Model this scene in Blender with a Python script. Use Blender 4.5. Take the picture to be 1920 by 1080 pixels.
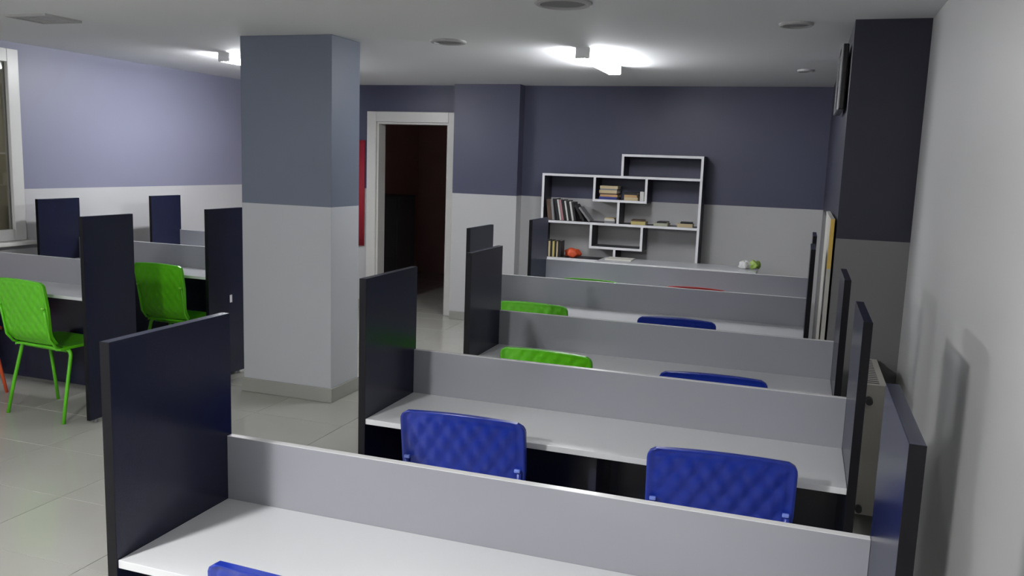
import bpy, bmesh, math, random
from mathutils import Matrix, Vector
random.seed(7)
for o in list(bpy.data.objects):
    bpy.data.objects.remove(o, do_unlink=True)
sc = bpy.context.scene
C = sc.collection
R = math.radians

# ------------------------------------------------------------------ camera
cam_d = bpy.data.cameras.new('camera'); cam = bpy.data.objects.new('camera', cam_d); C.objects.link(cam)
cr = Vector((0.94483175, 0.32575687, 0.03428455)); cu = Vector((-0.07992301, 0.12776652, 0.98857879)); cf = Vector((-0.31765592, 0.93678075, -0.14675334))
M = Matrix((cr, cu, -cf)).transposed().to_4x4()
M.translation = Vector((0, 0, 1.6037))
cam.matrix_world = M
cam_d.sensor_width = 36.0
cam_d.lens = 36.0 * 1585.75 / 1920.0
cam_d.clip_start = 0.02
sc.camera = cam

# ------------------------------------------------------------------ world + exposure
w = bpy.data.worlds.new('world'); sc.world = w; w.use_nodes = True
w.node_tree.nodes['Background'].inputs[0].default_value = (0.02, 0.022, 0.03, 1)
w.node_tree.nodes['Background'].inputs[1].default_value = 0.15
sc.view_settings.view_transform = 'Standard'
sc.view_settings.look = 'None'
sc.view_settings.gamma = 1
sc.view_settings.use_curve_mapping = False
sc.view_settings.exposure = 0.0
TUBE, TUBE_STRONG = 124.0, 1150.0   # emission of the tubes in view and, set higher, of the unseen lamp at the open end (the room's only light)
# tube battens: x, y centre
LAMPS = [(-1.42, 5.93, 'tube'), (-4.22, 5.98, 'tube'), (-1.80, -0.10, 'tube_strong'), (-4.3, 0.5, 'tube_mid')]

# ------------------------------------------------------------------ materials
MAT = {}
def mat(name, col, rough=0.5, spec=0.5, metal=0.0, noise=0.0, nscale=6.0, bump=0.0, bscale=200.0, rand=0.0, coat=0.0, em=None, ems=0.0):
    m = bpy.data.materials.new(name); m.use_nodes = True
    nt = m.node_tree; b = nt.nodes['Principled BSDF']
    b.inputs['Base Color'].default_value = (*col, 1); b.inputs['Roughness'].default_value = rough
    b.inputs['Specular IOR Level'].default_value = spec; b.inputs['Metallic'].default_value = metal
    b.inputs['Coat Weight'].default_value = coat
    if em: b.inputs['Emission Color'].default_value = (*em, 1); b.inputs['Emission Strength'].default_value = ems
    tc = nt.nodes.new('ShaderNodeTexCoord')
    src = None
    if noise or rand:
        mixn = nt.nodes.new('ShaderNodeMix'); mixn.data_type = 'RGBA'
        mixn.inputs['A'].default_value = (*[c * (1 - noise - rand) for c in col], 1)
        mixn.inputs['B'].default_value = (*[min(1, c * (1 + noise + rand)) for c in col], 1)
        n = nt.nodes.new('ShaderNodeTexNoise'); n.inputs['Scale'].default_value = nscale; n.inputs['Detail'].default_value = 6
        nt.links.new(tc.outputs['Object'], n.inputs['Vector'])
        if rand:
            oi = nt.nodes.new('ShaderNodeObjectInfo')
            mm = nt.nodes.new('ShaderNodeMix'); mm.data_type = 'FLOAT'; mm.inputs[0].default_value = rand / (rand + noise)
            nt.links.new(n.outputs['Fac'], mm.inputs[2]); nt.links.new(oi.outputs['Random'], mm.inputs[3])
            nt.links.new(mm.outputs[0], mixn.inputs['Factor'])
        else:
            nt.links.new(n.outputs['Fac'], mixn.inputs['Factor'])
        nt.links.new(mixn.outputs['Result'], b.inputs['Base Color'])
    if bump:
        n2 = nt.nodes.new('ShaderNodeTexNoise'); n2.inputs['Scale'].default_value = bscale; n2.inputs['Detail'].default_value = 3
        bp = nt.nodes.new('ShaderNodeBump'); bp.inputs['Strength'].default_value = bump; bp.inputs['Distance'].default_value = 0.002
        nt.links.new(tc.outputs['Object'], n2.inputs['Vector']); nt.links.new(n2.outputs['Fac'], bp.inputs['Height'])
        nt.links.new(bp.outputs['Normal'], b.inputs['Normal'])
    MAT[name] = m
    return m

DADO = 1.281
def two_tone(name, up, low, z=DADO):
    m = mat(name, low, rough=0.42, spec=0.4, bump=0.12, bscale=120)
    nt = m.node_tree; b = nt.nodes['Principled BSDF']
    g = nt.nodes.new('ShaderNodeNewGeometry'); s = nt.nodes.new('ShaderNodeSeparateXYZ')
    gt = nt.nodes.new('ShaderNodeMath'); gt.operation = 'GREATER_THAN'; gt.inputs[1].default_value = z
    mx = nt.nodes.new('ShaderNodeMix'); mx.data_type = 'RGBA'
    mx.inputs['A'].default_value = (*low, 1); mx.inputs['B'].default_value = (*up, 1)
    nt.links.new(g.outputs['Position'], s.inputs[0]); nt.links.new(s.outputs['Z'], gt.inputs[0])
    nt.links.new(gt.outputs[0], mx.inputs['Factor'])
    n = nt.nodes.new('ShaderNodeTexNoise'); n.inputs['Scale'].default_value = 1.3; n.inputs['Detail'].default_value = 4
    nt.links.new(g.outputs['Position'], n.inputs['Vector'])
    mr = nt.nodes.new('ShaderNodeMapRange'); mr.inputs[3].default_value = 0.94; mr.inputs[4].default_value = 1.06
    nt.links.new(n.outputs['Fac'], mr.inputs[0])
    mul = nt.nodes.new('ShaderNodeMix'); mul.data_type = 'RGBA'; mul.blend_type = 'MULTIPLY'; mul.inputs['Factor'].default_value = 1
    nt.links.new(mx.outputs['Result'], mul.inputs['A']); nt.links.new(mr.outputs[0], mul.inputs['B'])
    nt.links.new(mul.outputs['Result'], b.inputs['Base Color'])
    return m

two_tone('wall_paint', (0.072, 0.076, 0.124), (0.56, 0.56, 0.56))
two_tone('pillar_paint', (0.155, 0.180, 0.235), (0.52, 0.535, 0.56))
two_tone('pier_tones', (0.018, 0.019, 0.034), (0.17, 0.17, 0.172))  # pier: both tones much darker than on the back wall
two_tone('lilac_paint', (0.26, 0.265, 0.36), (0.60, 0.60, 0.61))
mat('wall_plain', (0.60, 0.60, 0.595), rough=0.45, spec=0.4, noise=0.03, nscale=1.5, bump=0.12, bscale=120)
mat('ceiling_paint', (0.80, 0.81, 0.82), rough=0.75, spec=0.25, noise=0.02, nscale=1.2)
mat('tile', (0.46, 0.455, 0.41), rough=0.16, spec=0.5, noise=0.07, nscale=2.2, rand=0.03)
mat('grout', (0.20, 0.20, 0.18), rough=0.9)
mat('skirting', (0.34, 0.34, 0.31), rough=0.25, noise=0.08, nscale=5)
mat('navy', (0.008, 0.010, 0.029), rough=0.24, spec=0.36, bump=0.05, bscale=400)
mat('navy_edge', (0.003, 0.003, 0.005), rough=0.45, spec=0.2)
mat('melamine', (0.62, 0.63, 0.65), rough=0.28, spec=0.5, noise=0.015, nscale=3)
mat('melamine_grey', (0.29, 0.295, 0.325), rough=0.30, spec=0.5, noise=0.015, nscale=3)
mat('edge_light', (0.70, 0.70, 0.71), rough=0.22, spec=0.6)
mat('green_plastic', (0.105, 0.50, 0.010), rough=0.32, spec=0.5)
mat('blue_plastic', (0.010, 0.030, 0.30), rough=0.30, spec=0.5)
mat('blue_clip', (0.20, 0.28, 0.75), rough=0.25)
mat('green_clip', (0.30, 0.75, 0.10), rough=0.25)
mat('red_plastic', (0.40, 0.012, 0.012), rough=0.32)
mat('orange_plastic', (0.80, 0.12, 0.04), rough=0.32)
mat('white_paint', (0.74, 0.73, 0.69), rough=0.35)
mat('pvc', (0.70, 0.70, 0.68), rough=0.3)
mat('anthracite', (0.030, 0.030, 0.040), rough=0.45)
mat('shelf_white', (0.90, 0.90, 0.92), rough=0.3)
mat('radiator', (0.52, 0.50, 0.45), rough=0.4)
mat('dark_plastic', (0.012, 0.012, 0.015), rough=0.25)
mat('silver', (0.6, 0.6, 0.62), rough=0.25, metal=1.0)
mat('steel', (0.45, 0.45, 0.45), rough=0.35, metal=1.0)
mat('screen', (0.006, 0.006, 0.008), rough=0.08)
mat('board_cream', (0.55, 0.54, 0.49), rough=0.4, noise=0.10, nscale=14)
mat('board_yellow', (0.75, 0.50, 0.10), rough=0.5)
mat('red_cloth', (0.30, 0.008, 0.022), rough=0.75, bump=0.3, bscale=300)
mat('dark_room', (0.45, 0.28, 0.26), rough=0.7)
mat('dark_grey', (0.05, 0.05, 0.055), rough=0.5)
mat('fitting_grey', (0.22, 0.22, 0.22), rough=0.5)
mat('fitting_light', (0.45, 0.45, 0.45), rough=0.5)
mat('blind', (0.45, 0.41, 0.26), rough=0.8, bump=0.2, bscale=250)
mat('lamp_white', (0.80, 0.80, 0.80), rough=0.4)
mat('paper', (0.78, 0.76, 0.68), rough=0.8, noise=0.06, nscale=40)
mat('tube', (0.9, 0.9, 0.9), rough=0.4, em=(0.96, 0.97, 1.0), ems=TUBE)
mat('tube_strong', (0.9, 0.9, 0.9), rough=0.4, em=(0.99, 0.98, 0.97), ems=TUBE_STRONG)
mat('tube_mid', (0.9, 0.9, 0.9), rough=0.4, em=(0.97, 0.98, 1.0), ems=TUBE * 1.9)
mat('bag_green', (0.30, 0.45, 0.08), rough=0.4)
mat('bag_white', (0.75, 0.75, 0.74), rough=0.4)
for n_, c_ in dict(black=(0.012, 0.012, 0.014), brown=(0.10, 0.06, 0.04), white=(0.70, 0.69, 0.66), rose=(0.45, 0.22, 0.24), cream=(0.62, 0.50, 0.30), tan=(0.55, 0.33, 0.15),
                   blue=(0.03, 0.04, 0.22), yellow=(0.60, 0.50, 0.18), grey=(0.25, 0.25, 0.26), sage=(0.45, 0.46, 0.34)).items():
    mat('book_' + n_, c_, rough=0.5)
# window glass: clear pane with a reflective surface
g = bpy.data.materials.new('glass'); g.use_nodes = True; nt = g.node_tree; nt.nodes.clear()
out = nt.nodes.new('ShaderNodeOutputMaterial'); mx = nt.nodes.new('ShaderNodeMixShader'); tr = nt.nodes.new('ShaderNodeBsdfTransparent'); gl = nt.nodes.new('ShaderNodeBsdfGlossy')
fr = nt.nodes.new('ShaderNodeFresnel'); fr.inputs[0].default_value = 1.5; gl.inputs['Roughness'].default_value = 0.02
nt.links.new(fr.outputs[0], mx.inputs[0]); nt.links.new(tr.outputs[0], mx.inputs[1]); nt.links.new(gl.outputs[0], mx.inputs[2]); nt.links.new(mx.outputs[0], out.inputs[0])
MAT['glass'] = g

# ------------------------------------------------------------------ helpers
def link(name, me, m=None, parent=None, loc=None):
    o = bpy.data.objects.new(name, me); C.objects.link(o)
    if m and me is not None and not me.materials: me.materials.append(MAT[m])
    if parent: o.parent = parent
    if loc is not None: o.location = loc
    return o
def box(bm, x0, x1, y0, y1, z0, z1, bev=0.0, mtx=None):
    vs = [bm.verts.new((x, y, z)) for z in (z0, z1) for y in (y0, y1) for x in (x0, x1)]
    fs = [(0, 2, 3, 1), (4, 5, 7, 6), (0, 1, 5, 4), (2, 6, 7, 3), (0, 4, 6, 2), (1, 3, 7, 5)]
    faces = [bm.faces.new([vs[i] for i in f]) for f in fs]
    if bev:
        es = list({e for f in faces for e in f.edges})
        r = bmesh.ops.bevel(bm, geom=es, offset=bev, segments=2, affect='EDGES', profile=0.5, clamp_overlap=True)
        vs = list({v for f in r['faces'] for v in f.verts} | {v for v in vs if v.is_valid})
    if mtx: bmesh.ops.transform(bm, matrix=mtx, verts=vs)
def cyl(bm, p0, p1, r0, r1=None, n=16, cap=True):
    r1 = r0 if r1 is None else r1
    p0 = Vector(p0); p1 = Vector(p1); d = (p1 - p0).normalized()
    a = d.orthogonal().normalized(); b = d.cross(a)
    rings = []
    for p, r in ((p0, r0), (p1, r1)):
        rings.append([bm.verts.new(p + a * r * math.cos(2 * math.pi * k / n) + b * r * math.sin(2 * math.pi * k / n)) for k in range(n)])
    for k in range(n):
        f = bm.faces.new((rings[0][k], rings[0][(k + 1) % n], rings[1][(k + 1) % n], rings[1][k])); f.smooth = True
    if cap: bm.faces.new(rings[0][::-1]); bm.faces.new(rings[1])
def lathe(bm, prof, centre, n=28):
    rings = []
    for r, z in prof:
        rings.append([bm.verts.new((centre[0] + r * math.cos(2 * math.pi * k / n), centre[1] + r * math.sin(2 * math.pi * k / n), centre[2] + z)) for k in range(n)])
    for i in range(len(rings) - 1):
        for k in range(n):
            bm.faces.new((rings[i][k], rings[i][(k + 1) % n], rings[i + 1][(k + 1) % n], rings[i + 1][k]))
    bm.faces.new(rings[0][::-1]); bm.faces.new(rings[-1])
def tube(bm, pts, r, n=10, rend=None):
    pts = [Vector(p) for p in pts]
    prev = None; rings = []
    for i, p in enumerate(pts):
        d = (pts[min(i + 1, len(pts) - 1)] - pts[max(i - 1, 0)]).normalized()
        if prev is None: a = d.orthogonal().normalized()
        else: a = (prev - d * prev.dot(d)).normalized()
        prev = a; b = d.cross(a)
        rr = r if rend is None else r + (rend - r) * i / (len(pts) - 1)
        rings.append([bm.verts.new(p + a * rr * math.cos(2 * math.pi * k / n) + b * rr * math.sin(2 * math.pi * k / n)) for k in range(n)])
    for i in range(len(rings) - 1):
        for k in range(n):
            f = bm.faces.new((rings[i][k], rings[i][(k + 1) % n], rings[i + 1][(k + 1) % n], rings[i + 1][k])); f.smooth = True
    bm.faces.new(rings[0][::-1]); bm.faces.new(rings[-1])
def fin(bm, name='mesh'):
    bmesh.ops.recalc_face_normals(bm, faces=bm.faces)
    me = bpy.data.meshes.new(name); bm.to_mesh(me); bm.free(); return me
def boxobj(name, m, x0, x1, y0, y1, z0, z1, parent=None, bev=0.0, org=None):
    """a box as a mesh object; coordinates are in the parent's space, org sets the object's origin"""
    if org is None: org = ((x0 + x1) / 2, (y0 + y1) / 2, z0)
    bm = bmesh.new(); box(bm, x0 - org[0], x1 - org[0], y0 - org[1], y1 - org[1], z0 - org[2], z1 - org[2], bev)
    return link(name, fin(bm, name), m, parent, org)
def thing(name, label, cat, loc=(0, 0, 0), rz=0.0, group=None):
    o = bpy.data.objects.new(name, None); C.objects.link(o); o.empty_display_size = 0.1
    o.location = loc; o.rotation_euler = (0, 0, rz); o['label'] = label; o['category'] = cat
    if group: o['group'] = group
    return o
def tag(o, label, cat, group=None):
    o['label'] = label; o['category'] = cat
    if group: o['group'] = group
    return o
def struct(o): o['kind'] = 'structure'; return o
def copy_tree(o, parent=None):
    c = o.copy(); C.objects.link(c); c.parent = parent
    for ch in list(o.children): copy_tree(ch, c)
    return c

# ------------------------------------------------------------------ the room
XL, XR, YB, YF, ZC = -5.55, 0.511, 8.02, -2.6, 2.348
T = 0.15
def sbox(name, m, *a, **k): return struct(boxobj(name, m, *a, **k))
fl = struct(boxobj('floor', 'grout', XL - T, XR + T, YF - T, YB + 3.0, -0.12, -0.004, org=(0, 0, 0)))
# tiles (child pieces of the floor)
TX, TY, G = 0.628, 0.49, 0.0035
X0, Y0 = -2.515 - 5 * TX, 2.868 - 12 * TY
full = {}
def tile_mesh(wx, wy):
    key = (round(wx, 3), round(wy, 3))
    if key not in full:
        bm = bmesh.new(); box(bm, -wx / 2, wx / 2, -wy / 2, wy / 2, -0.006, 0.0, 0.0012); full[key] = fin(bm, 'tile')
    return full[key]
def lay(xa, xb, ya, yb):
    i0 = math.floor((xa - X0) / TX); i1 = math.ceil((xb - X0) / TX); j0 = math.floor((ya - Y0) / TY); j1 = math.ceil((yb - Y0) / TY)
    for i in range(i0, i1):
        for j in range(j0, j1):
            x0 = max(xa, X0 + i * TX) + G / 2; x1 = min(xb, X0 + (i + 1) * TX) - G / 2
            y0 = max(ya, Y0 + j * TY) + G / 2; y1 = min(yb, Y0 + (j + 1) * TY) - G / 2
            if x1 - x0 < 0.02 or y1 - y0 < 0.02: continue
            link('tile', tile_mesh(x1 - x0, y1 - y0), 'tile', fl, ((x0 + x1) / 2, (y0 + y1) / 2, 0))
lay(XL, XR, YF, YB)
lay(-5.2, -2.9, YB + 0.002, YB + 3.0)
sbox('ceiling', 'ceiling_paint', XL - T, XR + T, YF - T, YB + T, ZC, ZC + 0.12)
sbox('wall_right', 'wall_plain', XR, XR + T, YF - T, YB + T, 0, ZC)
sbox('wall_front', 'wall_paint', XL - T, XR + T, YF - T, YF, 0, ZC)
# left wall with the window opening
WY0, WY1, WZ0, WZ1 = 3.25, 4.79, 0.945, 2.235
bm = bmesh.new()
box(bm, XL - T, XL, YF - T, WY0, 0, ZC); box(bm, XL - T, XL, WY1, YB + T, 0, ZC)
box(bm, XL - T, XL, WY0, WY1, 0, WZ0); box(bm, XL - T, XL, WY0, WY1, WZ1, ZC)
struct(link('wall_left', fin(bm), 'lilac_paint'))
# back wall with the door opening
DX0, DX1, DZ = -4.265, -3.45, 1.975
bm = bmesh.new()
box(bm, XL - T, DX0, YB, YB + T, 0, ZC); box(bm, DX1, XR + T, YB, YB + T, 0, ZC); box(bm, DX0, DX1, YB, YB + T, DZ, ZC)
struct(link('wall_back', fin(bm), 'wall_paint'))
# pilaster beside the door, square pillar in the room, pier on the right wall
sbox('wall_pilaster', 'wall_paint', -3.335, -2.655, 7.87, YB, 0, ZC)
CX0, CX1, CY0, CY1 = -3.51, -2.835, 4.73, 5.085
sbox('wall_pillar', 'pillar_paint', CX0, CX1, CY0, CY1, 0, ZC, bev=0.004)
PX, PY = 0.169, 4.561
sbox('wall_pier', 'pier_tones', PX, XR, PY, YB, 0, ZC)
# skirting tiles
def skirt(name, *a): sbox(name, 'skirting', *a, bev=0.003)
skirt('baseboard_left', XL, XL + 0.012, YF, YB, 0.001, 0.085)
skirt('baseboard_back', XL + 0.013, -4.375, YB - 0.012, YB, 0.001, 0.085)
skirt('baseboard_back_right', -2.655, PX, YB - 0.012, YB, 0.001, 0.085)
skirt('baseboard_right', XR - 0.012, XR, YF, PY, 0.001, 0.085)
skirt('baseboard_pilaster', -3.335, -2.655, 7.858, 7.87, 0.001, 0.085)
skirt('baseboard_pillar_front', CX0 - 0.012, CX1 + 0.012, CY0 - 0.012, CY0, 0.001, 0.095)
skirt('baseboard_pillar_side', CX1, CX1 + 0.012, CY0, CY1, 0.001, 0.095)
skirt('baseboard_pillar_left', CX0 - 0.012, CX0, CY0, CY1, 0.001, 0.095)
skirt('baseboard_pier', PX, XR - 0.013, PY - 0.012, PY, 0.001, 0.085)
# dim room beyond the door
sbox('wall_beyond_left', 'dark_room', -5.3, -5.2, YB + T, YB + 3.0, 0, ZC)
sbox('wall_beyond_right', 'dark_room', -2.9, -2.8, YB + T, YB + 3.0, 0, ZC)
sbox('wall_beyond_back', 'dark_room', -5.3, -2.8, YB + 3.0, YB + 3.1, 0, ZC)
sbox('ceiling_beyond', 'dark_room', -5.3, -2.8, YB + T, YB + 3.1, ZC, ZC + 0.1)
# door frame
d = bpy.data.objects.new('door_1', None); C.objects.link(d); d.location = ((DX0 + DX1) / 2, YB, 0); struct(d)
hw = (DX1 - DX0) / 2; FW = 0.105
boxobj('jamb', 'white_paint', -hw - FW, -hw, -0.028, 0.0, 0, DZ + FW, d, 0.005)
boxobj('jamb', 'white_paint', hw, hw + FW, -0.028, 0.0, 0, DZ + FW, d, 0.005)
boxobj('head', 'white_paint', -hw, hw, -0.028, 0.0, DZ, DZ + FW, d, 0.005)
boxobj('lining', 'white_paint', -hw, -hw + 0.02, 0.0, T, 0, DZ, d)
boxobj('lining', 'white_paint', hw - 0.02, hw, 0.0, T, 0, DZ, d)
boxobj('lining', 'white_paint', -hw + 0.02, hw - 0.02, 0.0, T, DZ - 0.02, DZ, d)
for z in (0.25, 1.0, 1.72): boxobj('hinge', 'steel', hw - 0.026, hw - 0.019, 0.055, 0.085, z, z + 0.1, d, 0.002)
boxobj('strike_plate', 'steel', hw - 0.024, hw - 0.019, 0.02, 0.05, 0.93, 1.16, d, 0.001)
# window in the left wall
wn = bpy.data.objects.new('window_1', None); C.objects.link(wn); wn.location = (XL, (WY0 + WY1) / 2, WZ0); struct(wn)
hy = (WY1 - WY0) / 2; hz = WZ1 - WZ0
def wpart(name, m, x0, x1, y0, y1, z0, z1, bev=0.004): return boxobj(name, m, x0, x1, y0, y1, z0, z1, wn, bev)
for s in (-1, 1):
    a, b = sorted((s * (hy + 0.06), s * (hy - 0.035)))
    wpart('frame_stile', 'pvc', -0.02, 0.018, a, b, -0.045, hz + 0.06)
wpart('frame_rail', 'pvc', -0.02, 0.018, -hy + 0.035, hy - 0.035, -0.045, 0.04)
wpart('frame_rail', 'pvc', -0.02, 0.018, -hy + 0.035, hy - 0.035, hz - 0.035, hz + 0.06)
wpart('mullion', 'pvc', -0.02, 0.014, -0.045, 0.045, 0.04, hz - 0.035)
for s in (-1, 1):
    a, b = sorted((s * 0.045, s * (hy - 0.035)))
    wpart('pane', 'glass', -0.014, -0.010, a, b, 0.04, hz - 0.035, 0)
    wpart('roller_blind', 'blind', -0.028, -0.025, a, b, 0.0, hz, 0)
wpart('sill', 'white_paint', -0.02, 0.10, -hy - 0.07, hy + 0.075, -0.075, -0.047)

# ------------------------------------------------------------------ ceiling lamps and fittings
def batten(x, y, label, tm):
    t = thing('tube_lamp', label, 'ceiling lamp', (x, y, ZC), 0, 'twin tube ceiling lamps')
    L = 0.22 if tm == 'tube_strong' else 0.50
    bm = bmesh.new()
    pr = [(-0.045, 0), (-0.03, -0.028), (0.03, -0.028), (0.045, 0)]
    vs = [[bm.verts.new((a, yy, b)) for a, b in pr] for yy in (-L, L)]
    for k in range(4): bm.faces.new((vs[0][k], vs[0][(k + 1) % 4], vs[1][(k + 1) % 4], vs[1][k]))
    bm.faces.new(vs[0][::-1]); bm.faces.new(vs[1])
    link('housing', fin(bm), 'lamp_white', t)
    for sx in (-0.034, 0.034):
        bm = bmesh.new(); cyl(bm, (0, -L + 0.02, 0), (0, L - 0.02, 0), 0.0135, n=12)
        link('fluorescent_tube', fin(bm), tm, t, (sx, 0, -0.052))
    for sy in (-1, 1):
        bm = bmesh.new(); a, b = sorted((sy * (L - 0.02), sy * (L - 0.004)))
        box(bm, -0.048, 0.048, a, b, -0.066, -0.0, 0.004)
        link('socket_end', fin(bm), 'lamp_white', t)
lamp_lab = ['lit twin tube lamp on the ceiling before the bookcase', 'lit twin tube lamp on the ceiling behind the square pillar by lilac wall',
            'lit twin tube lamp on the ceiling over the open end of the carrel row', 'lit twin tube lamp on the ceiling at the open end by the window wall']
for (x, y, tm), lb in zip(LAMPS, lamp_lab): batten(x, y, lb, tm)
def disc(x, y, r, label, name='ceiling_downlight', cat='downlight'):
    t = thing(name, label, cat, (x, y, ZC), 0, 'round ceiling fittings')
    bm = bmesh.new(); lathe(bm, [(r, 0), (r, -0.008), (r * 0.93, -0.014), (r * 0.80, -0.014), (r * 0.78, -0.004)], (0, 0, 0)); link('rim', fin(bm), 'fitting_light', t)
    bm = bmesh.new(); lathe(bm, [(r * 0.77, -0.002), (r * 0.77, -0.006), (r * 0.4, -0.010), (0.01, -0.011)], (0, 0, 0)); link('lens', fin(bm), 'fitting_grey', t)
disc(-0.107, 4.65, 0.085, 'small unlit round ceiling fitting near the dark wall pier')
disc(-2.2, 5.07, 0.115, 'unlit round ceiling fitting between pillar and lit tube lamp')
disc(-1.13, 3.93, 0.135, 'large unlit round ceiling fitting over the third carrel row')
disc(-0.06, 6.72, 0.06, 'tiny round ceiling fitting near the back wall corner')
t = thing('ceiling_vent', 'square flush grey vent plate on the ceiling near the window', 'vent', (-4.29, 3.95, ZC))
bm = bmesh.new()
for a in ((-0.15, 0.15, -0.13, -0.11), (-0.15, 0.15, 0.11, 0.13), (-0.15, -0.13, -0.11, 0.11), (0.13, 0.15, -0.11, 0.11)): box(bm, *a, -0.014, 0)
link('frame', fin(bm), 'fitting_light', t)
for k in range(6): boxobj('slat', 'fitting_light', -0.13, 0.13, -0.10 + k * 0.037, -0.082 + k * 0.037, -0.010, 0.0, t)

# ------------------------------------------------------------------ study carrels
H, P, W, PT = 1.217, 0.912, 0.75, 0.024
def carrel(xl, xr, yf, yb, label, group, mid=0.35, modz=0.10):
    xm = (xl + xr) / 2
    t = thing('study_carrel', label, 'desk', (xm, yf, 0), 0, group)
    h = (xr - xl) / 2; D = yb - yf
    sp = []
    for s in (-1, 1):
        a, b = sorted((s * h, s * (h + PT)))
        p = boxobj('side_panel', 'navy', a, b, 0, D, 0.022, H, t, 0.0012); sp.append(p)
        boxobj('edge_band', 'navy_edge', -PT / 2, PT / 2, -D / 2 - 0.0008, -D / 2 + 0.0003, 0.0, H - 0.0222, p)['label'] = 'black front edge'
        for yy in (0.05, D - 0.05):
            bm = bmesh.new(); cyl(bm, (0, 0, -0.022), (0, 0, 0.002), 0.012, 0.008, 10)
            link('foot', fin(bm), 'fitting_grey', p, (0, yy - D / 2, 0))
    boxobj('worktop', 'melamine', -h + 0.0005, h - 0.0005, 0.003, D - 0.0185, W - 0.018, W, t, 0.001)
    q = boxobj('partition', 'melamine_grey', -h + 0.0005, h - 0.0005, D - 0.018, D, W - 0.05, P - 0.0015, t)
    boxobj('top_edge', 'edge_light', -h + 0.0005, h - 0.0005, D - 0.0183, D + 0.0003, P - 0.0015, P, t, 0.0006)
    boxobj('modesty_panel', 'navy', -h + 0.0005, h - 0.0005, D - 0.018, D, modz, W - 0.0502, t)
    if mid: boxobj('middle_support', 'navy', -0.012, 0.012, D * mid, D - 0.0185, 0.0, W - 0.018, t)
    return t, sp
GR, GL = 'study carrels in the long row', 'study carrels along the lilac wall'
carrel(-1.300, 0.174, 1.318, 1.700, 'navy two-seat study carrel at the row end farthest from the bookcase', GR, None, 0.5)
carrel(-1.310, 0.176, 2.400, 2.784, 'navy two-seat study carrel with two blue chairs at its pale worktop', GR)
carrel(-1.315, 0.166, 3.330, 3.725, 'navy two-seat study carrel just behind the carrel with two blue chairs', GR, modz=0.5)
carrel(-1.815, 0.055, 4.565, 4.955, 'navy study carrel beside the cream board at the wall pier', GR)
carrel(-1.750, 0.072, 5.553, 5.937, 'navy study carrel with a red chair, last before the bookcase', GR, None, 0.5)
carrel(-5.33, -3.868, 3.735, 4.12, 'navy study carrel next to the white window with green and orange chairs', GL, None)
t, sp = carrel(-5.33, -3.850, 4.778, 5.16, 'navy study carrel level with the square pillar, white tag on its panel', GL, None)
boxobj('sticker', 'lamp_white', PT / 2, PT / 2 + 0.0015, 0.035, 0.060, 0.52, 0.575, sp[1]); sp[1].children[-1]['label'] = 'small white paper tag'
carrel(-5.24, -3.850, 5.83, 6.19, 'navy study carrel tucked behind the square pillar by lilac wall', GL, None)

# ------------------------------------------------------------------ chairs
def back_mesh(hw=0.2, z0=0.455, z1=0.84, nx=44, nz=34):
    bm = bmesh.new(); rc = 0.032
    def outline(tz):
        z = z0 + (z1 - z0) * tz
        w = hw * (0.90 + 0.10 * min(1, tz * 1.7))
        top = z1 - z
        if top < rc: w = w - rc + math.sqrt(max(0, rc * rc - (rc - top) ** 2))
        bot = z - z0
        if bot < 0.025: w = w - 0.025 + math.sqrt(max(0, 0.025 ** 2 - (0.025 - bot) ** 2))
        return w, z
    def ymid(x, z):
        k = (z - z0) / (z1 - z0)
        lean = -0.055 * k ** 1.15
        curl = 0.05 * max(0, 1 - k / 0.25) ** 2          # sweeps forward into the seat
        return lean + curl - 0.018 * (1 - (x / hw) ** 2)
    fr, bk = [], []
    for j in range(nz + 1):
        tz = j / nz
        tz = tz if 0 < j < nz else (0.004 if j == 0 else 0.997)
        w, z = outline(tz); ra, rb = [], []
        for i in range(nx + 1):
            s = -1 + 2 * i / nx; x = s * w
            zz = z + 0.010 * (1 - s * s) * max(0, (tz - 0.6) / 0.4)
            u = x / 0.056; v = (z - z0) / 0.082
            q = abs(math.sin(math.pi * (u + v))) * abs(math.sin(math.pi * (u - v)))
            ed = min((w - abs(x)), z1 - z, z - z0)
            rim = 1.0 if ed < 0.011 else 0.0
            fade = max(0.0, min(1.0, (ed - 0.012) / 0.012))
            off = 0.0035 + 0.0075 * (q ** 0.8) * fade + 0.0065 * rim
            y = ymid(x, z)
            ra.append(bm.verts.new((x, y - off, zz))); rb.append(bm.verts.new((x, y + 0.004 - 0.004 * q * fade + 0.003 * rim, zz)))
        fr.append(ra); bk.append(rb)
    for g, flip in ((fr, False), (bk, True)):
        for j in range(nz):
            for i in range(nx):
                q = (g[j][i], g[j][i + 1], g[j + 1][i + 1], g[j + 1][i])
                f = bm.faces.new(q[::-1] if flip else q); f.smooth = True
    for j in range(nz):
        bm.faces.new((fr[j][0], fr[j + 1][0], bk[j + 1][0], bk[j][0])); bm.faces.new((fr[j + 1][nx], fr[j][nx], bk[j][nx], bk[j + 1][nx]))
    for i in range(nx):
        bm.faces.new((fr[0][i + 1], fr[0][i], bk[0][i], bk[0][i + 1])); bm.faces.new((fr[nz][i], fr[nz][i + 1], bk[nz][i + 1], bk[nz][i]))
    return fin(bm, 'chair_back')
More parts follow.
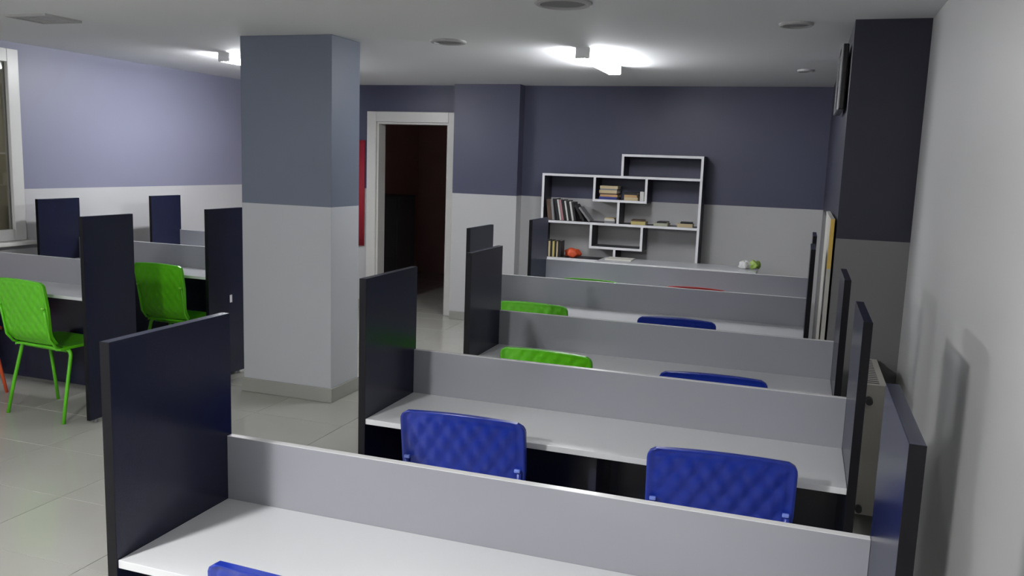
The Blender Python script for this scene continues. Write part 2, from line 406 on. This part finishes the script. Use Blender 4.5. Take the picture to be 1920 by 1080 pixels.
def seat_mesh(nx=20, ny=20):
    bm = bmesh.new(); up, dn = [], []
    for j in range(ny + 1):
        k = j / ny; y = 0.028 + 0.36 * k; ru, rd = [], []
        w = 0.185 + 0.028 * math.sin(math.pi * min(1, k * 0.75))
        if k > 0.9: w -= 0.035 * ((k - 0.9) / 0.1) ** 2
        if k < 0.06: w -= 0.012 * (1 - k / 0.06)
        for i in range(nx + 1):
            s = -1 + 2 * i / nx; x = s * w
            z = 0.447 + 0.012 * k - 0.016 * (1 - s ** 4) * math.sin(math.pi * min(1, k * 1.1)) - 0.035 * max(0, (k - 0.82) / 0.18) ** 2 - 0.010 * s ** 8
            q = abs(math.sin(math.pi * (x / 0.056 + y / 0.082))) * abs(math.sin(math.pi * (x / 0.056 - y / 0.082)))
            fade = 1.0 if 1 < i < nx - 1 and 1 < j < ny - 2 else 0.0
            ru.append(bm.verts.new((x, y, z + 0.003 * q * fade))); rd.append(bm.verts.new((x, y, z - 0.012)))
        up.append(ru); dn.append(rd)
    for g, flip in ((up, False), (dn, True)):
        for j in range(ny):
            for i in range(nx):
                q = (g[j][i], g[j][i + 1], g[j + 1][i + 1], g[j + 1][i]); f = bm.faces.new(q[::-1] if flip else q); f.smooth = True
    for j in range(ny):
        bm.faces.new((up[j + 1][0], up[j][0], dn[j][0], dn[j + 1][0])); bm.faces.new((up[j][nx], up[j + 1][nx], dn[j + 1][nx], dn[j][nx]))
    for i in range(nx):
        bm.faces.new((up[0][i], up[0][i + 1], dn[0][i + 1], dn[0][i])); bm.faces.new((up[ny][i + 1], up[ny][i], dn[ny][i], dn[ny][i + 1]))
    return fin(bm, 'chair_seat')
def make_chair(colour, clip):
    t = thing('stacking_chair', 'x', 'chair')
    link('backrest', back_mesh(), colour, t)
    link('seat', seat_mesh(), colour, t)
    for sx in (-1, 1):
        for y0, y1 in ((0.10, 0.005), (0.28, 0.350)):
            pts = [(0.10 * sx, y0, 0.420), (0.165 * sx, y0, 0.423)]
            for k in range(1, 6):
                a = k / 5 * math.pi / 2
                pts.append(((0.172 + 0.036 * math.sin(a)) * sx, y0 + (y1 - y0) * 0.06 * k / 5, 0.423 - 0.036 * (1 - math.cos(a))))
            pts += [(0.222 * sx, y0 + (y1 - y0) * 0.55, 0.20), (0.234 * sx, y1, 0.0)]
            bm = bmesh.new(); tube(bm, pts, 0.0125, 12, 0.0105); link('leg', fin(bm), colour, t)
        pts = [(0.178 * sx, 0.06, 0.440), (0.178 * sx, 0.020, 0.452), (0.180 * sx, -0.016, 0.50), (0.181 * sx, -0.032, 0.60), (0.182 * sx, -0.046, 0.68)]
        bm = bmesh.new(); tube(bm, pts, 0.008, 10); po = link('back_post', fin(bm), colour, t)
        bm = bmesh.new(); box(bm, -0.009, 0.009, -0.004, 0.006, -0.005, 0.005, 0.002); link('clip', fin(bm), clip, po, (0.178 * sx, -0.054, 0.688))
    bm = bmesh.new(); tube(bm, [(-0.17, 0.28, 0.412), (0.17, 0.28, 0.412)], 0.009); tube(bm, [(-0.17, 0.10, 0.412), (0.17, 0.10, 0.412)], 0.009)
    link('under_frame', fin(bm), colour, t)
    return t
proto = {}
def chair(colour, x, y, rz, label, group):
    # x, y: middle of the top of the backrest; the sitter faces +y
    key = colour
    if key not in proto: t = proto[key] = make_chair(colour + '_plastic', 'green_clip' if colour == 'green' else 'blue_clip' if colour == 'blue' else colour + '_plastic')
    else: t = copy_tree(proto[key])
    c, s = math.cos(R(rz)), math.sin(R(rz)); off = 0.07
    t.location = (x - s * off, y + c * off, 0); t.rotation_euler = (0, 0, R(rz)); t['label'] = label; t['category'] = 'chair'; t['group'] = group
    return t
GC = 'quilted plastic chairs at the carrels'
chair('blue', -0.925, 2.287, 3, 'blue quilted chair beside another blue one, farther from the wall', GC)
chair('blue', -0.155, 2.268, 4, 'blue quilted chair beside another blue one, nearer the wall', GC)
chair('blue', -0.815, 1.228, -3, 'blue quilted chair alone at the carrel farthest from the bookcase', GC)
chair('green', -0.955, 3.258, -3, 'green quilted chair seen over partition just behind two blue chairs', GC)
chair('blue', -0.269, 3.163, 3, 'blue chair top between two partitions, next row behind the two blue chairs', GC)
chair('green', -1.365, 4.377, -2, 'green chair top beside the blue chair at the carrel near cream board', GC)
chair('blue', -0.567, 4.300, 2, 'blue chair top at the carrel next to the cream board', GC)
chair('red', -0.615, 5.505, 0, 'red chair top peeping over a partition before the bookcase', GC)
chair('green', -1.32, 5.50, 0, 'green chair barely peeping over the partition beside the red chair', GC)
chair('green', -4.225, 3.62, -4, 'green quilted chair with all legs showing, at the carrel by the window', GC)
chair('green', -4.108, 4.60, 0, 'green quilted chair at the carrel level with the square pillar', GC)
chair('orange', -5.072, 3.61, 0, 'orange chair at the window carrel, only a leg in view', GC)

# ------------------------------------------------------------------ bookcase
BY0, BY1 = 7.76, 8.015
bc = thing('bookcase', 'dark open bookcase with staggered shelves and white front edges', 'bookcase', (-1.61, BY0, 0))
BT = 0.022
def shelf(name, x0, x1, z0, z1):
    p = boxobj(name, 'anthracite', x0 + 1.61, x1 + 1.61, 0.004, BY1 - BY0, z0, z1, bc)
    bm = bmesh.new(); box(bm, x0, x1, 0, 0.0045, 0, z1 - z0, 0.0)
    e = boxobj('white_edge', 'shelf_white', -(x1 - x0) / 2, (x1 - x0) / 2, -(BY1 - BY0 - 0.004) / 2 - 0.004, -(BY1 - BY0 - 0.004) / 2, 0, z1 - z0, p)
    bm.free()
XLb, XRb = -2.365, -0.868
shelf('side', XLb, XLb + BT, 0, 1.515); shelf('side', XRb - BT, XRb, 0, 1.715)
shelf('shelf', -1.61, XRb - BT, 1.693, 1.715); shelf('upright', -1.61, -1.61 + BT, 1.515, 1.693)
shelf('shelf', XLb + BT, XRb - BT, 1.493, 1.515)
shelf('upright', -1.866, -1.866 + BT, 1.293, 1.493); shelf('upright', -1.381, -1.381 + BT, 1.293, 1.493); shelf('shelf', -1.866, -1.359, 1.271, 1.293)
shelf('upright', -1.63, -1.63 + BT, 1.073, 1.271); shelf('shelf', XLb + BT, XRb - BT, 1.051, 1.073)
shelf('upright', -1.88, -1.88 + BT, 0.851, 1.051); shelf('upright', -1.40, -1.40 + BT, 0.851, 1.051); shelf('shelf', -1.88, -1.378, 0.829, 0.851)
shelf('upright', -1.647, -1.647 + BT, 0.722, 0.829); shelf('shelf', XLb + BT, XRb - BT, 0.700, 0.722)
shelf('upright', -1.63, -1.63 + BT, 0.07, 0.70); shelf('shelf', XLb + BT, XRb - BT, 0.05, 0.07)

# ------------------------------------------------------------------ books
def book(x, y, z, t, h, dpt, col, label, group, lean=0.0, flat=False, yaw=0.0):
    """upright: base centre at (x,y,z), spine towards -y, lean tips the top towards -x; flat: lying, spine towards -y"""
    b = thing('book', label, 'book', (x, y, z), 0, group)
    if flat: b.rotation_euler = (0, 0, R(yaw))
    else: b.rotation_euler = (0, R(-lean), R(yaw))
    bm = bmesh.new(); c = 0.0025
    if flat:   # t = thickness (z), h = width along x, dpt = depth along y
        box(bm, -h / 2, h / 2, -dpt / 2, dpt / 2, 0, c); box(bm, -h / 2, h / 2, -dpt / 2, dpt / 2, t - c, t); box(bm, -h / 2, h / 2, -dpt / 2, -dpt / 2 + c, c, t - c)
        pg = (-h / 2 + 0.004, h / 2 - 0.004, -dpt / 2 + c, dpt / 2 - 0.004, c, t - c)
    else:
        box(bm, -t / 2, -t / 2 + c, -dpt / 2, dpt / 2, 0, h); box(bm, t / 2 - c, t / 2, -dpt / 2, dpt / 2, 0, h); box(bm, -t / 2 + c, t / 2 - c, -dpt / 2, -dpt / 2 + c, 0, h)
        pg = (-t / 2 + c, t / 2 - c, -dpt / 2 + c, dpt / 2 - 0.004, 0.004, h - 0.004)
    link('cover', fin(bm), 'book_' + col, b)
    boxobj('pages', 'paper', *pg, b)
    return b
yb_ = 7.865
# leaning row on the left of the long shelf
zs = 1.0735
row = [('brown', 0.040, 0.195), ('grey', 0.022, 0.200), ('black', 0.026, 0.205), ('white', 0.016, 0.200), ('rose', 0.020, 0.195), ('black', 0.024, 0.195), ('white', 0.016, 0.190), ('black', 0.026, 0.190), ('white', 0.018, 0.185), ('black', 0.020, 0.180)]
x = -2.305
ROWL = ['thick brown book at the start of the leaning row', 'grey book next to the brown one in the leaning row', 'black book between grey and white ones in the leaning row', 'white book between black and rose ones in the leaning row', 'rose coloured book in the leaning row on the bookcase', 'black book right after the rose one in the leaning row', 'white book second after the rose one in the leaning row', 'black book third after the rose one in the leaning row', 'white book last of its colour in the leaning row', 'black book last upright before the two slumped ones']
for i, (c_, t_, h_) in enumerate(row):
    ln = 7 if i < 2 else 11
    a = R(ln); step = t_ / math.cos(a) + 0.003
    book(x + step / 2, yb_, zs + math.sin(a) * t_ / 2, t_, h_, 0.15, c_, ROWL[i], 'leaning row of books', lean=ln)
    x += step + (0.022 if i == 1 else 0)
book(x + 0.070, yb_, zs + math.sin(R(31)) * 0.011, 0.022, 0.175, 0.15, 'black', 'black book slumped at the end of the leaning row', 'leaning row of books', lean=31)
book(x + 0.128, yb_, zs + math.sin(R(40)) * 0.009, 0.018, 0.165, 0.15, 'grey', 'grey book slumped lowest at the end of the leaning row', 'leaning row of books', lean=40)
def pile(x, z, items, where, group):
    for k, (c_, t_, w_, dx) in enumerate(items):
        book(x + dx, yb_ - 0.01, z, t_, w_, 0.14, c_, f'{c_} book lying {where}' + (', topmost' if k == len(items) - 1 else (', undermost' if k == 0 else f', with {k} below')), group, flat=True, yaw=random.uniform(-5, 5)); z += t_ + 0.0006
pile(-1.725, 1.2935, [('blue', 0.024, 0.17, 0.0), ('tan', 0.020, 0.17, 0.008), ('brown', 0.012, 0.16, -0.005), ('cream', 0.028, 0.17, 0.0), ('grey', 0.012, 0.16, 0.0), ('cream', 0.026, 0.17, 0.004)], 'in the tallest stack of the small box', 'stack in the small box')
pile(-1.505, 1.2935, [('cream', 0.028, 0.13, 0.0), ('tan', 0.022, 0.12, -0.01), ('black', 0.022, 0.12, -0.006)], 'in the shorter stack of the small box', 'stack in the small box')
pile(-1.70, 1.0735, [('grey', 0.020, 0.10, 0.0), ('white', 0.016, 0.10, 0.004), ('cream', 0.012, 0.09, 0.0)], 'in the low stack beside the leaning row', 'stacks on the long shelf')
pile(-1.43, 1.0735, [('yellow', 0.030, 0.135, 0.0), ('brown', 0.014, 0.12, -0.01)], 'in the stack with a yellow base', 'stacks on the long shelf')
pile(-1.22, 1.0735, [('sage', 0.026, 0.13, 0.0), ('black', 0.014, 0.09, 0.01)], 'in the stack with a sage base', 'stacks on the long shelf')
pile(-1.005, 1.0735, [('cream', 0.032, 0.14, 0.0), ('black', 0.013, 0.11, 0.01)], 'in the stack against the bookcase side', 'stacks on the long shelf')
book(-1.408, yb_ - 0.03, 1.2935, 0.036, 0.085, 0.12, 'white', 'thick white book standing at the right of small shelf box', 'stack in the small box')
# lower left shelf
x = -2.31
for c_, t_, h_, lb in (('black', 0.026, 0.160, 'black book at the outer end against the bookcase side'), ('cream', 0.018, 0.150, 'cream book next to the outer black one'), ('black', 0.018, 0.158, 'black book between cream and yellow ones'),
                       ('yellow', 0.020, 0.150, 'only yellow book'), ('black', 0.016, 0.152, 'thin black book right after the yellow one'), ('cream', 0.014, 0.150, 'thin cream book next to the thickest black one'), ('black', 0.030, 0.155, 'thick black book beside the orange pouch')):
    book(x + t_ / 2, yb_ - 0.03, 0.7225, t_, h_, 0.12, c_, lb + ', low shelf', 'upright books on the low shelf'); x += t_ + 0.002
def lump(name, m, loc, sx, sy, sz, amp, label, cat, seed):
    rnd = random.Random(seed)
    bm = bmesh.new(); bmesh.ops.create_icosphere(bm, subdivisions=3, radius=1.0)
    ph = [rnd.uniform(0, 6) for _ in range(6)]
    for v in bm.verts:
        p = v.co.copy(); k = 1 + amp * (math.sin(3.1 * p.x + ph[0]) * math.sin(4.3 * p.y + ph[1]) + 0.6 * math.sin(6.7 * p.z + ph[2]) * math.sin(5.9 * p.x + ph[3]))
        v.co = Vector((p.x * sx * k, p.y * sy * k, max(-0.62, p.z) * sz * k))
    zmin = min(v.co.z for v in bm.verts)
    for v in bm.verts: v.co.z = max(0.0, v.co.z - zmin - 0.0)
    for f in bm.faces: f.smooth = True
    return tag(link(name, fin(bm), m, None, loc), label, cat)
lump('orange_pouch', 'orange_plastic', (-2.06, 7.86, 0.7225), 0.075, 0.06, 0.05, 0.22, 'crumpled orange pouch on the low bookcase shelf beside upright books', 'pouch', 3)

# ------------------------------------------------------------------ white table before the bookcase
tb = thing('white_table', 'long white table standing right before the bookcase', 'table', (-0.99, 7.5, 0))
boxobj('table_top', 'melamine', -0.72, 0.66, -0.2, 0.22, 0.722, 0.762, tb, 0.004)
for sx in (-0.68, 0.62):
    for sy in (-0.16, 0.18): boxobj('leg', 'shelf_white', sx - 0.02, sx + 0.02, sy - 0.02, sy + 0.02, 0, 0.722, tb, 0.003)
boxobj('apron', 'shelf_white', -0.66, 0.60, -0.17, -0.15, 0.65, 0.722, tb)
# loose papers and a bag on it
pp = tag(boxobj('paper_stack', 'paper', -1.66, -1.42, 7.48, 7.68, 0.7625, 0.772), 'thin stack of loose white papers on the white table', 'papers')
bag = thing('snack_bag', 'small crumpled white and green bag at the white table end', 'bag', (-0.40, 7.56, 0.762))
for nm, m, dx, dz, s in (('white_part', 'bag_white', -0.035, 0, 0.045), ('green_part', 'bag_green', 0.045, 0, 0.045)):
    o = lump(nm, m, (dx, 0, dz), s, 0.05, 0.04, 0.3, '', '', 11 + int(dx * 100)); o.parent = bag
    del o['label']; del o['category']

# ------------------------------------------------------------------ things at the pier and on the walls
tv = thing('wall_monitor', 'slim dark monitor with silver rim on the side of wall pier', 'monitor', (PX, 4.99, 1.93))
boxobj('casing', 'dark_plastic', -0.042, -0.012, -0.26, 0.26, 0.0, 0.33, tv, 0.006)
bm = bmesh.new()
for a in ((-0.26, 0.26, 0.0, 0.012), (-0.26, 0.26, 0.318, 0.33), (-0.26, -0.248, 0.012, 0.318), (0.248, 0.26, 0.012, 0.318)): box(bm, -0.048, -0.040, a[0], a[1], a[2], a[3])
link('rim', fin(bm), 'silver', tv)
boxobj('screen', 'screen', -0.044, -0.0415, -0.247, 0.247, 0.013, 0.317, tv)
boxobj('wall_bracket', 'dark_plastic', -0.012, 0.0, -0.08, 0.08, 0.1, 0.24, tv)
nb = thing('notice_board', 'tall cream board with yellow edge against the side of wall pier', 'board', (0.148, 4.60, 0))
boxobj('panel', 'board_cream', -0.009, 0.009, 0.014, 0.95, 0, 1.36, nb)
boxobj('edge_strip', 'board_yellow', -0.010, 0.010, 0.0, 0.0138, 1.12, 1.375, nb)['label'] = 'bare yellow upper edge'
boxobj('edge_strip', 'board_cream', -0.010, 0.010, 0.0, 0.0138, 0, 1.1198, nb)
boxobj('top_strip', 'board_cream', -0.010, 0.010, 0.0142, 0.95, 1.3602, 1.375, nb)
# radiator under the wall
ra = thing('radiator', 'beige panel radiator on the white wall behind the carrel panels', 'radiator', (0.352, 4.235, 0.09))
for x0, nm in ((-0.055, 'front_panel'), (0.035, 'rear_panel')):
    bm = bmesh.new(); box(bm, x0, x0 + 0.02, -0.28, 0.28, 0.0, 0.585, 0.004)
    for k in range(11): box(bm, x0 - 0.004, x0, -0.255 + k * 0.048, -0.230 + k * 0.048, 0.03, 0.555)
    link(nm, fin(bm), 'radiator', ra)
boxobj('side_cover', 'radiator', -0.058, 0.058, -0.286, -0.281, 0.0, 0.60, ra, 0.001)
boxobj('side_cover', 'radiator', -0.058, 0.058, 0.281, 0.286, 0.0, 0.60, ra, 0.001)
gr = boxobj('top_grille', 'radiator', -0.058, 0.058, -0.28, 0.28, 0.588, 0.60, ra, 0.002)
for k in range(14): boxobj('slot', 'dark_grey', -0.03, 0.03, -0.258 + k * 0.038, -0.244 + k * 0.038, 0.0118, 0.0128, gr)
bm = bmesh.new(); cyl(bm, (-0.01, -0.287, 0.53), (-0.01, -0.325, 0.53), 0.017, 0.015, 14); link('valve_knob', fin(bm), 'dark_grey', ra)
bm = bmesh.new(); cyl(bm, (-0.01, -0.287, 0.03), (-0.01, -0.318, 0.03), 0.016, 0.014, 14); link('drain_plug', fin(bm), 'dark_grey', ra)
for yy in (-0.20, 0.20):
    bm = bmesh.new(); tube(bm, [(-0.045, yy, 0.01), (-0.045, yy, -0.0895)], 0.008); link('pipe', fin(bm), 'radiator', ra)
boxobj('wall_bracket', 'steel', 0.055, 0.1585, -0.15, -0.12, 0.2, 0.5, ra); boxobj('wall_bracket', 'steel', 0.055, 0.1585, 0.12, 0.15, 0.2, 0.5, ra)
# red banner between the pillar and the door
bm = bmesh.new(); n = 24; vs = []
for i in range(n + 1):
    x = -0.55 + 0.55 * i / n; yy = -0.012 + 0.006 * math.sin(i * 1.1) + 0.003 * math.sin(i * 2.3)
    vs.append([bm.verts.new((x, yy + o_, z)) for z, o_ in ((0, 0), (1.10, 0.004), (1.10, 0.007), (0, 0.003))])
for i in range(n):
    for k in range(4): f = bm.faces.new((vs[i][k], vs[i + 1][k], vs[i + 1][(k + 1) % 4], vs[i][(k + 1) % 4])); f.smooth = k in (0, 2)
bm.faces.new(vs[0][::-1]); bm.faces.new(vs[-1])
rb = thing('red_banner', 'tall dark red cloth hanging on wall beside the white door frame', 'banner', (-4.40, YB - 0.006, 0.67))
link('cloth', fin(bm), 'red_cloth', rb)
bm = bmesh.new(); cyl(bm, (-0.57, -0.008, 1.105), (0.002, -0.008, 1.105), 0.008, n=10); link('rod', fin(bm), 'red_cloth', rb)
# cabinet in the dim room beyond the door
cb = thing('dark_cabinet', 'dim dark cabinet in the unlit room beyond the doorway', 'cabinet', (-4.93, 9.6, 0))
boxobj('body', 'dark_grey', -0.25, 0.25, -0.25, 0.25, 0.06, 1.15, cb, 0.004)
for s in (-1, 1):
    dr = boxobj('door', 'dark_grey', min(s * 0.004, s * 0.246), max(s * 0.004, s * 0.246), -0.268, -0.2505, 0.08, 1.13, cb, 0.002)
    boxobj('handle', 'steel', s * -0.1 - 0.005, s * -0.1 + 0.005, -0.03, -0.009, 0.5, 0.62, dr)
boxobj('plinth', 'dark_grey', -0.23, 0.23, -0.22, 0.23, 0, 0.06, cb)
